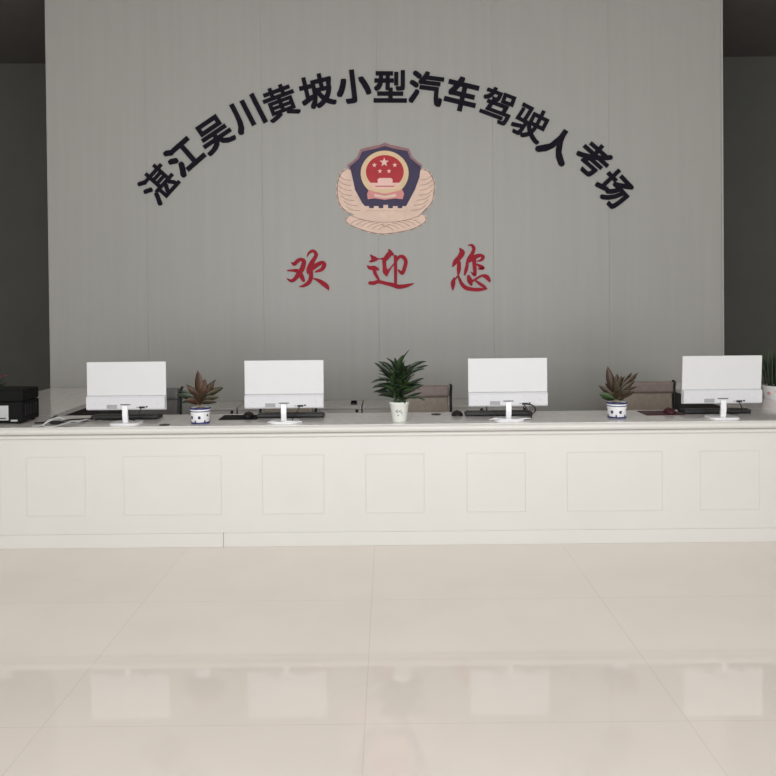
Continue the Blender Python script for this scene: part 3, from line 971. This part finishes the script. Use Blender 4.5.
def lay(name, mb, m, parent=ec):
    o = mb.build(name, m, parent)
    o.matrix_parent_inverse = Matrix.Translation((0, -YW, 0))
    return o


def scallop(pts, n, amp):
    """rounded feather tips along an outline"""
    out = []
    P = [Vector((x, y, 0)) for x, y in pts]
    P = spline(P, 6)
    for i, p in enumerate(P):
        d = (P[min(i + 1, len(P) - 1)] - P[max(i - 1, 0)]).normalized()
        nn = Vector((-d.y, d.x, 0))
        ph = i / (len(P) - 1) * n * math.pi
        q = p + nn * amp * (abs(math.sin(ph)) - 0.4)
        out.append((q.x, q.y))
    return out


left = [(150, 230), (108, 234), (76, 262), (56, 312), (50, 372), (57, 440), (82, 490), (132, 530)]
right = [(650, 500), (692, 440), (702, 340), (690, 290), (660, 246), (625, 236), (590, 236)]
body = scallop(left, 9, 15) + [(250, 575), (370, 585), (500, 572), (600, 545)] + scallop(right, 8, 15)
lay('wreath', MB().prism(ep(body), YW - 0.006, YW - 0.0005), M['beige'])
low = [(132, 545), (108, 575), (130, 603), (215, 640), (300, 662), (370, 668), (455, 657), (552, 636), (615, 605), (646, 578), (640, 545), (600, 548)]
lowp = scallop(low, 14, 12) + [(480, 520), (250, 520)]
lay('lower_wreath', MB().prism(ep(lowp), YW - 0.0085, YW - 0.0005), M['beige'])
ln = MB()


def eline(pts, wdt=3.2, yy=YW - 0.0095):
    P = spline([Vector((x, y, wdt)) for x, y in pts], 5)
    brush(ln, [(p.x, p.y, p.z) for p in P[::2]] + [(P[-1].x, P[-1].y, wdt)], 330, 135, E, yy, YW - 0.001)


eline([(110, 234), (76, 262), (56, 312), (50, 372), (57, 440), (82, 490), (135, 535)], 5)
eline([(628, 238), (660, 246), (690, 290), (702, 340), (692, 440), (650, 500), (600, 545)], 5)
eline([(132, 545), (108, 575), (130, 603), (215, 640), (300, 662), (370, 668), (455, 657), (552, 636), (615, 605), (646, 578), (640, 545)], 5)
for k in range(7):
    y = 275 + k * 34
    xo = 60 if k < 4 else 60 + (k - 3) * 16
    eline([(xo, y), (xo + 35, y + 26), (xo + 80 + k * 3, y + 34)], 3)
    eline([(752 - xo, y - 6), (752 - xo - 35, y + 22), (752 - xo - 80 - k * 3, y + 32)], 3)
for k in range(6):
    eline([(140 + k * 36, 600 + k * 9), (175 + k * 36, 578 + k * 9), (230 + k * 34, 570 + k * 8)], 3, YW - 0.0098)
    eline([(610 - k * 36, 600 + k * 9), (575 - k * 36, 578 + k * 9), (520 - k * 34, 570 + k * 8)], 3, YW - 0.0098)
eline([(140, 545), (250, 580), (370, 590), (490, 580), (600, 548)], 3.2, YW - 0.0098)
lay('feather_lines', ln, M['feather'])
sh = [(370, 78), (432, 96), (522, 112), (540, 158), (575, 188), (612, 216), (602, 290), (572, 372), (514, 480), (486, 498), (250, 498), (216, 458), (170, 372), (143, 250), (134, 216), (165, 190), (195, 165), (217, 116), (300, 98)]
so = [(370, 54), (405, 70), (440, 76), (532, 96), (552, 148), (585, 178), (622, 206), (616, 238), (370, 238), (128, 238), (118, 206), (152, 182), (182, 156), (205, 100), (300, 76), (335, 70)]
lay('shield_rim', MB().prism(ep(so), YW - 0.0105, YW - 0.001), M['mauve'])
lay('shield', MB().prism(ep(sh), YW - 0.0125, YW - 0.001), M['navy'])


def circ(cx, cy, rx, ry, n=56):
    return [(cx + rx * math.cos(2 * math.pi * i / n), cy + ry * math.sin(2 * math.pi * i / n)) for i in range(n)]


lay('gold_ring', MB().prism(ep(circ(369, 262, 161, 152)), YW - 0.0145, YW - 0.002), M['gold'])
disc = lay('red_disc', MB().prism(ep(circ(370, 252, 127, 112)), YW - 0.0165, YW - 0.003), M['crest_red'])


def star(cx, cy, r_):
    return [(cx + (r_ if i % 2 == 0 else r_ * 0.42) * math.sin(math.pi * i / 5), cy - (r_ if i % 2 == 0 else r_ * 0.42) * math.cos(math.pi * i / 5)) for i in range(10)]


for cx, cy, r_ in ((366, 188, 32), (300, 207, 17), (437, 207, 17), (337, 248, 16), (398, 248, 16)):
    lay('star', MB().prism(ep(star(cx, cy, r_)), YW - 0.0185, YW - 0.004), M['crest_star'])
g = MB()
g.prism(ep([(318, 308), (332, 294), (412, 294), (426, 308)]), YW - 0.0185, YW - 0.004)
g.prism(ep([(322, 306), (422, 306), (422, 326), (322, 326)]), YW - 0.0183, YW - 0.004)
g.prism(ep([(262, 326), (482, 326), (470, 346), (274, 346)]), YW - 0.0184, YW - 0.004)
g.prism(ep([(275, 352), (465, 352), (448, 368), (300, 368)]), YW - 0.0182, YW - 0.004)
lay('gate_emblem', g, M['crest_star'])
rb = MB()
rb.prism(ep([(262, 372), (300, 385), (370, 398), (440, 385), (488, 372), (500, 400), (490, 436), (440, 430), (370, 440), (300, 430), (255, 436), (250, 400)]), YW - 0.0180, YW - 0.003)
lay('ribbon', rb, M['crest_pink'])
r2 = MB()
r2.prism(ep([(300, 400), (370, 414), (446, 400), (446, 420), (370, 430), (300, 420)]), YW - 0.0192, YW - 0.005)
lay('ribbon_highlight', r2, M['beige'])
wl = MB()
pts = [(232, 510)]
x = 232
for k in range(9):
    up = 482 if k % 2 == 0 else 496
    if k == 4:
        up = 474
    pts += [(x + k * 32, up), (x + (k + 1) * 32, up)]
pts += [(520, 512)]
wl.prism(ep(pts), YW - 0.0150, YW - 0.002)
lay('parapet', wl, M['beige'])
